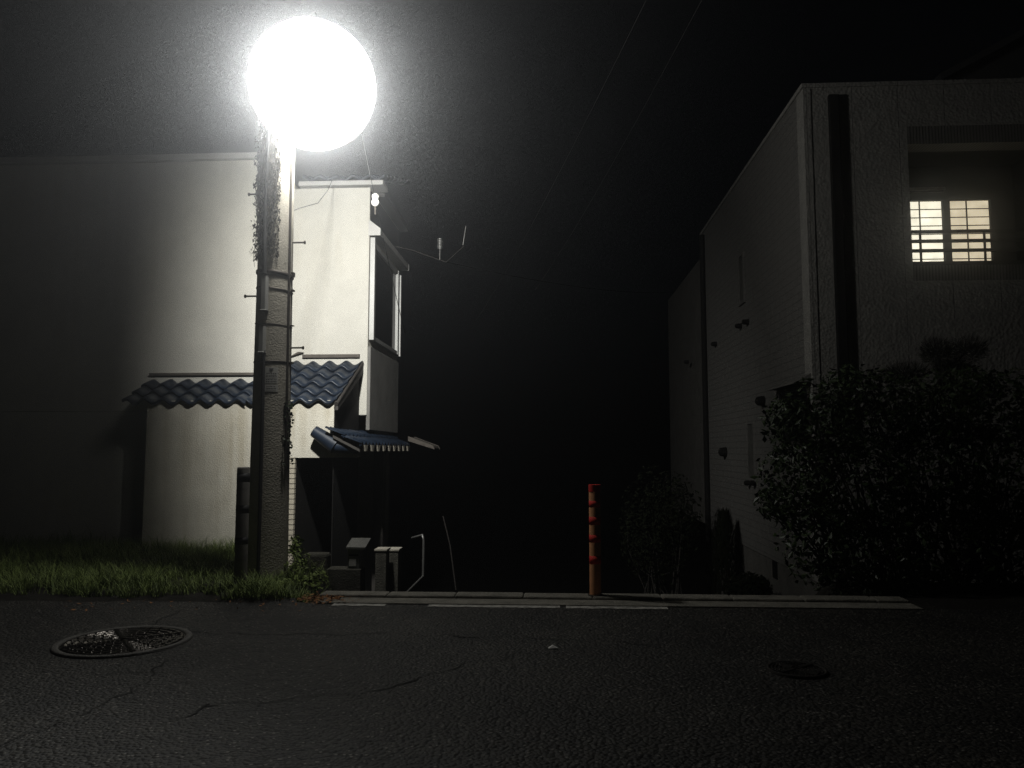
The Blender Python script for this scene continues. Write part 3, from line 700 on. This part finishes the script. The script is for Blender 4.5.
pc = MB().box(bx0 - .03, bx1, BY - .03, BY + .33, bzt, bzt + .06).box(bx0 - .03, bx0 + .33, BY + .332, BY2 + .05, bzt, bzt + .06); pc.build('coping', M['siding'], rb, bevel=.01)
# upper roof set back
ry = 13.0; rp0 = at(948, 80, ry); rp1 = at(1030, 36, ry)
MB().prism([(rp0.x, bzt - .2), (rp0.x, rp0.z), (rp1.x, rp1.z), (rp1.x + (rp1.x - rp0.x), rp0.z), (rp1.x + (rp1.x - rp0.x), bzt - .2)], ry, 'y', 17).build('upper_roof', M['roofing'], rb)
MB().prism([(rp0.x - .25, rp0.z - .12), (rp1.x, rp1.z + .02), (rp1.x, rp1.z + .14), (rp0.x - .25, rp0.z + .0)], ry - .25, 'y', 17.1).build('roof_verge', M['roofing'], rb)
# downpipes
dpx = X(838.5, BY - .04, 240)
dp = MB().box(dpx - .07, dpx + .07, BY - .075, BY - .004, Z(430, BY), Z(96, BY, 840)); dp.build('downpipe', M['black'], rb, bevel=.015)
py_ = 17.5; dp2 = MB().cyl((bx0 - .06, py_, -2.6), (bx0 - .06, py_, bzt - .1), .06, n=12); dp2.build('downpipe', M['black'], rb)
# loggia
lg = MB(); yb = BY + RD
lg.box(ox0 - .2, ox1 + .2, yb, yb + .2, oz0 - .5, oz1 + .4)
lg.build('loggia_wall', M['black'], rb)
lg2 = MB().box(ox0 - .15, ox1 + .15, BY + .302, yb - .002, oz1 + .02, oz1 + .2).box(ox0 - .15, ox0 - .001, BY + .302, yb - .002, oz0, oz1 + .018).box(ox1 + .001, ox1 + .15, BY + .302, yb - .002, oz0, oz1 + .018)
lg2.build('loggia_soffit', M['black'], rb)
MB().box(ox0 - .15, ox1 + .15, BY + .302, yb - .002, oz0 - .2, oz0 - .1).build('loggia_floor', M['foundation'], rb)
# lit window: two sashes with a paper-screen grid
wy = yb - .03; wz1_, wz0_ = Z(201, wy, 950), Z(264, wy, 950)
s0, s1 = X(902, wy, 230), X(990, wy, 230); mid0, mid1 = X(942.5, wy, 230), X(949.5, wy, 230)
wf = MB(); wf.box(s0 - .06, s0, wy - .05, wy + .028, wz0_ - .05, wz1_ + .05).box(s1, s1 + .09, wy - .05, wy + .028, wz0_ - .05, wz1_ + .05)
wf.box(s0, s1, wy - .05, wy + .028, wz1_, wz1_ + .11).box(s0, s1, wy - .05, wy + .028, wz0_ - .06, wz0_).box(mid0, mid1, wy - .045, wy + .028, wz0_, wz1_)
wi = wf.build('window', M['black'], rb)
def sash(a, b_, m, cols):
    o = MB().box(a + .002, b_ - .002, wy + .005, wy + .02, wz0_ + .002, wz1_ - .002).build('pane', m, wi)
    g_ = MB()
    for c_ in cols: xx_ = a + (b_ - a) * c_; g_.box(xx_ - .008, xx_ + .008, wy - .012, wy + .004, wz0_, wz1_)
    for k_ in range(1, 8): zz_ = wz1_ + (wz0_ - wz1_) * k_ / 7.6; g_.box(a, b_, wy - .011, wy + .003, zz_ - .006, zz_ + .006)
    g_.build('muntin', M['timber'], wi)
sash(s0, mid0, M['lit1'], (.45,)); sash(mid1, s1, M['lit2'], (.44,))
MB().box(s0, X(942, wy, 190), wy - .10, wy + .02, Z(192, wy, 930), Z(189.5, wy, 930)).build('blind_rail', M['alu'], wi)
MB().box(s0, X(942, wy, 190), wy - .07, wy + .0, Z(200, wy, 930) + .12, Z(192, wy, 930)).build('blind_box', M['dark_trim'], wi)
rl = thing('railing', (ox0, BY + .1, oz0), 'dark three bar railing across the lit window opening', 'railing')
for py in (231.5, 241, 250.5):
    MB().box(ox0 + .002, ox1 - .002, BY + .08, BY + .115, Z(py + 1.5, BY + .1, 950), Z(py - 1.5, BY + .1, 950)).build('bar', M['black'], rl)
MB().box(ox0 + .002, ox1 - .002, BY + .08, BY + .115, oz0 + .004, Z(261.5, BY + .1, 950)).build('bottom_rail', M['black'], rl)
for pxx in (921.5, 986, 1040):
    x_ = X(pxx, BY + .1, 245); MB().box(x_ - .012, x_ + .012, BY + .118, BY + .14, oz0 + .004, Z(231, BY + .1, 950)).build('upright', M['black'], rl)
# flank details
hY0 = 3.5 * 0 + BY + .33
def flank(px): return bx0 * F / (px - 553)               # depth at which the flank is seen at that pixel column
ya, yb_ = flank(808.5), flank(775); zz = Z(377, BY, 808)
MB().prism([(bx0 - .16, zz - .03), (bx0 - .002, zz + .06), (bx0 - .002, zz - .06), (bx0 - .16, zz - .06)], max(BY + .02, ya), 'y', yb_).build('window_hood', M['side_siding'], rb)
fw = MB(); fw.box(bx0 - .03, bx0 - .002, BY + .1, yb_ - .1, zz - .9, zz - .061)
fwo = fw.build('window', M['dark_trim'], rb); MB().box(bx0 - .036, bx0 - .031, BY + .16, yb_ - .16, zz - .85, zz - .12).build('pane', M['glass'], fwo)
for (p0, p1, y0_, y1_) in ((752, 744, 420, 482), (746, 740, 250, 302)):
    Y0, Y1 = flank(p0), flank(p1); f_ = MB(); z0_, z1_ = Z(y1_, Y0, p0), Z(y0_, Y0, p0)
    f_.box(bx0 - .035, bx0 - .002, Y0, Y0 + .07, z0_, z1_).box(bx0 - .035, bx0 - .002, Y1 - .07, Y1, z0_, z1_).box(bx0 - .035, bx0 - .002, Y0 + .071, Y1 - .071, z0_, z0_ + .06).box(bx0 - .035, bx0 - .002, Y0 + .071, Y1 - .071, z1_ - .06, z1_)
    wo = f_.build('window', M['side_siding'], rb); MB().box(bx0 - .02, bx0 - .002, Y0 + .071, Y1 - .071, z0_ + .061, z1_ - .061).build('pane', M['curtain'], wo)
for (pxx, pyy, r_) in ((761, 401, .085), (723, 452, .10), (746, 483, .05), (751, 483, .05), (741, 326, .05), (748, 322, .05), (716, 344, .05), (688, 362, .05)):
    Y_ = flank(pxx); z_ = Z(pyy, Y_, pxx)
    MB().cyl((bx0 - .001, Y_, z_), (bx0 - .09, Y_, z_), r_, r_ * .9, 14).ball((bx0 - .09, Y_, z_), (r_ * .7, r_ * .9, r_ * .9), 12, 8).build('vent_hood', M['black'], rb)
Y_ = flank(766); MB().box(bx0 + .005, bx0 + .019, Y_ - .12, Y_ + .12, Z(578, Y_, 766), Z(560, Y_, 766)).build('foundation_vent', M['black'], rb)

# ------------------------------------------------------------------ hedge, shrubs, shaped pine
def leaves(mb, blobs, n, size, shell=.45, flat=.0, aspect=.5):
    tot = sum(b[1].x * b[1].y + b[1].y * b[1].z + b[1].x * b[1].z for b in blobs)
    for c_, r_ in blobs:
        m_ = int(n * (r_.x * r_.y + r_.y * r_.z + r_.x * r_.z) / tot)
        for i in range(m_):
            d = Vector((random.gauss(0, 1), random.gauss(0, 1), random.gauss(0, 1))).normalized()
            t = 1 - shell * random.random() ** 1.6; t *= 1 + .16 * noise.noise(Vector((d.x * 3 + c_.x, d.y * 3 + c_.y, d.z * 3)))
            p = c_ + Vector((d.x * r_.x, d.y * r_.y, d.z * r_.z)) * t
            nrm = (d + Vector((random.gauss(0, .6), random.gauss(0, .6), random.gauss(.3, .6)))).normalized()
            u = nrm.orthogonal().normalized(); u.rotate(Matrix.Rotation(random.uniform(0, 6.28), 3, nrm)); w = nrm.cross(u)
            s_ = size * random.uniform(.45, 1.5)
            fold = nrm * s_ * .18
            mb.add([p - u * s_, p + w * s_ * aspect - fold, p + u * s_, p - w * s_ * aspect - fold], [(0, 1, 2), (0, 2, 3)])
def twigs(mb, root, blobs, n, r):
    for c_, r_ in blobs:
        for i in range(n):
            d = Vector((random.gauss(0, 1), random.gauss(0, 1), random.gauss(0, 1))).normalized()
            e = c_ + Vector((d.x * r_.x, d.y * r_.y, d.z * r_.z)) * .85; s_ = root + Vector((random.gauss(0, .15), random.gauss(0, .1), 0))
            s_.x += (c_.x - root.x) * .6; s_.y += (c_.y - root.y) * .6
            m_ = s_.lerp(e, .5) + Vector((random.gauss(0, .1), random.gauss(0, .1), .15)); mb.tube([s_, m_, e], r, 5, r * .3)
V = Vector
def hb(px, py, Y, rx, ry, rz): return (at(px, py, Y), V((rx, ry, rz)))
hg = thing('hedge', (4.4, 8.3, -.03), 'tall glossy leaved hedge growing against the grey building', 'hedge')
blobs = [hb(815, 425, 8.0, .50, .5, .48), hb(800, 480, 7.8, .42, .5, .5), hb(822, 540, 7.7, .42, .45, .48), hb(870, 415, 8.3, .62, .6, .5), hb(860, 490, 8.0, .6, .6, .6), hb(880, 560, 7.8, .6, .55, .5),
         hb(930, 410, 8.4, .62, .6, .42), hb(935, 480, 8.1, .6, .6, .6), hb(945, 555, 7.9, .6, .55, .5), hb(1000, 410, 8.5, .7, .6, .45), hb(1010, 480, 8.2, .65, .6, .6), hb(1020, 555, 8, .65, .55, .5),
         hb(1090, 420, 8.5, .8, .6, .5), hb(1100, 520, 8.2, .8, .6, .8), hb(775, 500, 7.9, .2, .3, .22), hb(850, 390, 8.1, .3, .3, .28), hb(785, 415, 8.0, .22, .3, .2), hb(968, 385, 8.4, .35, .4, .2),
         hb(1180, 450, 8.6, .8, .7, .8)]
hf = MB(); leaves(hf, blobs, 26000, .034, .5); hf.build('foliage', M['leaf'], hg)
ht = MB(); twigs(ht, V((4.3, 8.3, -.05)), blobs, 5, .013); ht.build('branches', M['bark'], hg)

pt = thing('shaped_pine', (5.0, 9.5, -.05), 'clipped garden pine with rounded pads rising behind the hedge', 'pine tree')
pads = [(at(936, 352, 9.6), V((.17, .18, .17))), (at(967, 350, 9.6), V((.22, .2, .16))), (at(905, 374, 9.4), V((.26, .25, .14))), (at(952, 368, 9.6), V((.2, .2, .1)))]
pcm = MB()
for c_, r_ in pads:
    for i in range(1500):
        d = V((random.gauss(0, 1), random.gauss(0, 1), random.gauss(0, 1))).normalized(); p = c_ + V((d.x * r_.x, d.y * r_.y, d.z * r_.z)) * random.random() ** .5
        e = p + (d + V((random.gauss(0, .4), random.gauss(0, .4), .5 + random.gauss(0, .3)))).normalized() * random.uniform(.05, .10); s_ = (e - p).orthogonal().normalized() * .0035
        pcm.add([p - s_, p + s_, e], [(0, 1, 2)])
pcm.build('crown', M['needle'], pt)
MB().tube([(4.95, 9.5, -.1), (4.85, 9.55, .8), at(930, 400, 9.6), at(945, 372, 9.6), at(950, 362, 9.6)], .06, 8, .02).tube([at(945, 372, 9.6), at(936, 352, 9.6)], .02, 6, .01).tube([at(948, 368, 9.6), at(967, 352, 9.6)], .02, 6, .01).tube([at(932, 396, 9.6), at(905, 376, 9.4)], .02, 6, .01).build('trunk', M['bark'], pt)

def conifer(px, py0, py1, Y, r, label):
    p0 = at(px, py0, Y); p1 = at(px, py1, Y); t = thing('conifer_shrub', (p0.x, Y, p0.z), label, 'shrub'); f_ = MB()
    for i in range(2600):
        tt = random.random() ** .8; rr_ = r * (math.sin(math.pi * min(1, (1 - tt) * .55 + .08)) + .05) * random.random() ** .4; a = random.uniform(0, 6.28)
        p = V((p0.x + rr_ * math.cos(a), Y + rr_ * math.sin(a), p0.z + (p1.z - p0.z) * tt)); e = p + V((math.cos(a) * .35, math.sin(a) * .35, 1)).normalized() * random.uniform(.06, .14)
        s_ = V((-math.sin(a), math.cos(a), 0)) * .012; f_.add([p - s_, p + s_, e], [(0, 1, 2)])
    f_.build('foliage', M['needle'], t); MB().tube([(p0.x, Y, p0.z - .4), (p0.x, Y, p0.z + .2), (p0.x + .02, Y, p1.z - .1)], .04, 6, .01).build('trunk', M['bark'], t)
conifer(726, 600, 513, 14.6, .30, 'narrow dark conifer shrub standing against the building flank')
def bush(px, py, Y, r, label, n=3500, size=.04, name='round_shrub', m='needle'):
    p = at(px, py, Y); t = thing(name, (p.x, Y, p.z - r.z), label, 'shrub'); bl = [(p, r), (p + V((r.x * .4, -.1, r.z * .25)), r * .6), (p + V((-r.x * .45, -.1, -r.z * .2)), r * .6)]
    f_ = MB(); leaves(f_, bl, n, size, .6); f_.build('foliage', M[m], t); tw = MB(); twigs(tw, V((p.x, Y, p.z - r.z - .2)), bl, 5, .015); tw.build('branches', M['bark'], t)
bush(660, 525, 15.5, V((.8, .8, 1.2)), 'large rounded dark shrub deep in the alley beyond the bollard')
bush(748, 590, 12.2, V((.35, .4, .28)), 'low dark shrub at the foot of the building foundation', 1800)
# leafy weeds at the foot of the pole
wd = thing('weeds', (X(300, 7.8), 7.8, 0), 'leafy green weeds clumped at the foot of the pole and stub wall', 'weeds')
wm = MB(); leaves(wm, [hb(298, 568, 8.1, .17, .2, .2), hb(312, 580, 7.7, .16, .2, .14), hb(288, 585, 7.5, .2, .2, .1), hb(295, 548, 8.6, .1, .15, .14)], 900, .026, .9)
wm.build('foliage', M['grass'], wd)
ws = MB(); twigs(ws, V((X(300, 7.9), 7.9, 0)), [hb(298, 568, 8.1, .17, .2, .2), hb(312, 580, 7.7, .16, .2, .14)], 8, .004); ws.build('stems', M['vine'], wd)

# ------------------------------------------------------------------ added volume imitating lens bloom round the lamp
hm = bpy.data.materials.new('bloom_volume'); hm.use_nodes = True; n_ = hm.node_tree.nodes
n_.remove(n_['Principled BSDF']); pv = n_.new('ShaderNodeVolumePrincipled'); pv.inputs['Color'].default_value = (.92, .95, 1, 1)
pv.inputs['Density'].default_value = .0185; pv.inputs['Anisotropy'].default_value = .958
hm.node_tree.links.new(pv.outputs[0], n_['Material Output'].inputs['Volume'])
kind(MB().box(-420, 420, -62, 520, -6, 14).build('bloom_haze', hm), 'stuff')

# ------------------------------------------------------------------ night sky, faint moonlight
wo_ = bpy.data.worlds.new('World'); S.world = wo_; wo_.use_nodes = True
n_ = wo_.node_tree.nodes; l_ = wo_.node_tree.links
sk = n_.new('ShaderNodeTexSky'); sk.sky_type = 'NISHITA'; sk.sun_disc = False; sk.sun_elevation = R(28); sk.sun_rotation = R(200)
l_.new(sk.outputs[0], n_['Background'].inputs['Color']); n_['Background'].inputs['Strength'].default_value = .00012
sun = bpy.data.lights.new('moon', 'SUN'); sun.energy = .002; sun.angle = R(.5); sun.color = (1, .95, .88)
so = bpy.data.objects.new('moon', sun); C.objects.link(so); so.rotation_euler = (R(62), 0, R(-20)); so.location = (0, -5, 12)

vs_ = S.view_settings; vs_.view_transform = 'Standard'; vs_.look = 'None'; vs_.exposure = 0; vs_.gamma = 1; vs_.use_curve_mapping = False
S.render.engine = 'CYCLES'; cy = S.cycles
cy.use_denoising = True; cy.denoiser = 'OPENIMAGEDENOISE'; cy.denoising_input_passes = 'RGB_ALBEDO_NORMAL'; cy.denoising_prefilter = 'NONE'
cy.max_bounces = 6; cy.diffuse_bounces = 3; cy.glossy_bounces = 2; cy.volume_bounces = 0; cy.transparent_max_bounces = 8
cy.sample_clamp_indirect = .15; cy.use_adaptive_sampling = False; cy.caustics_reflective = False; cy.caustics_refractive = False
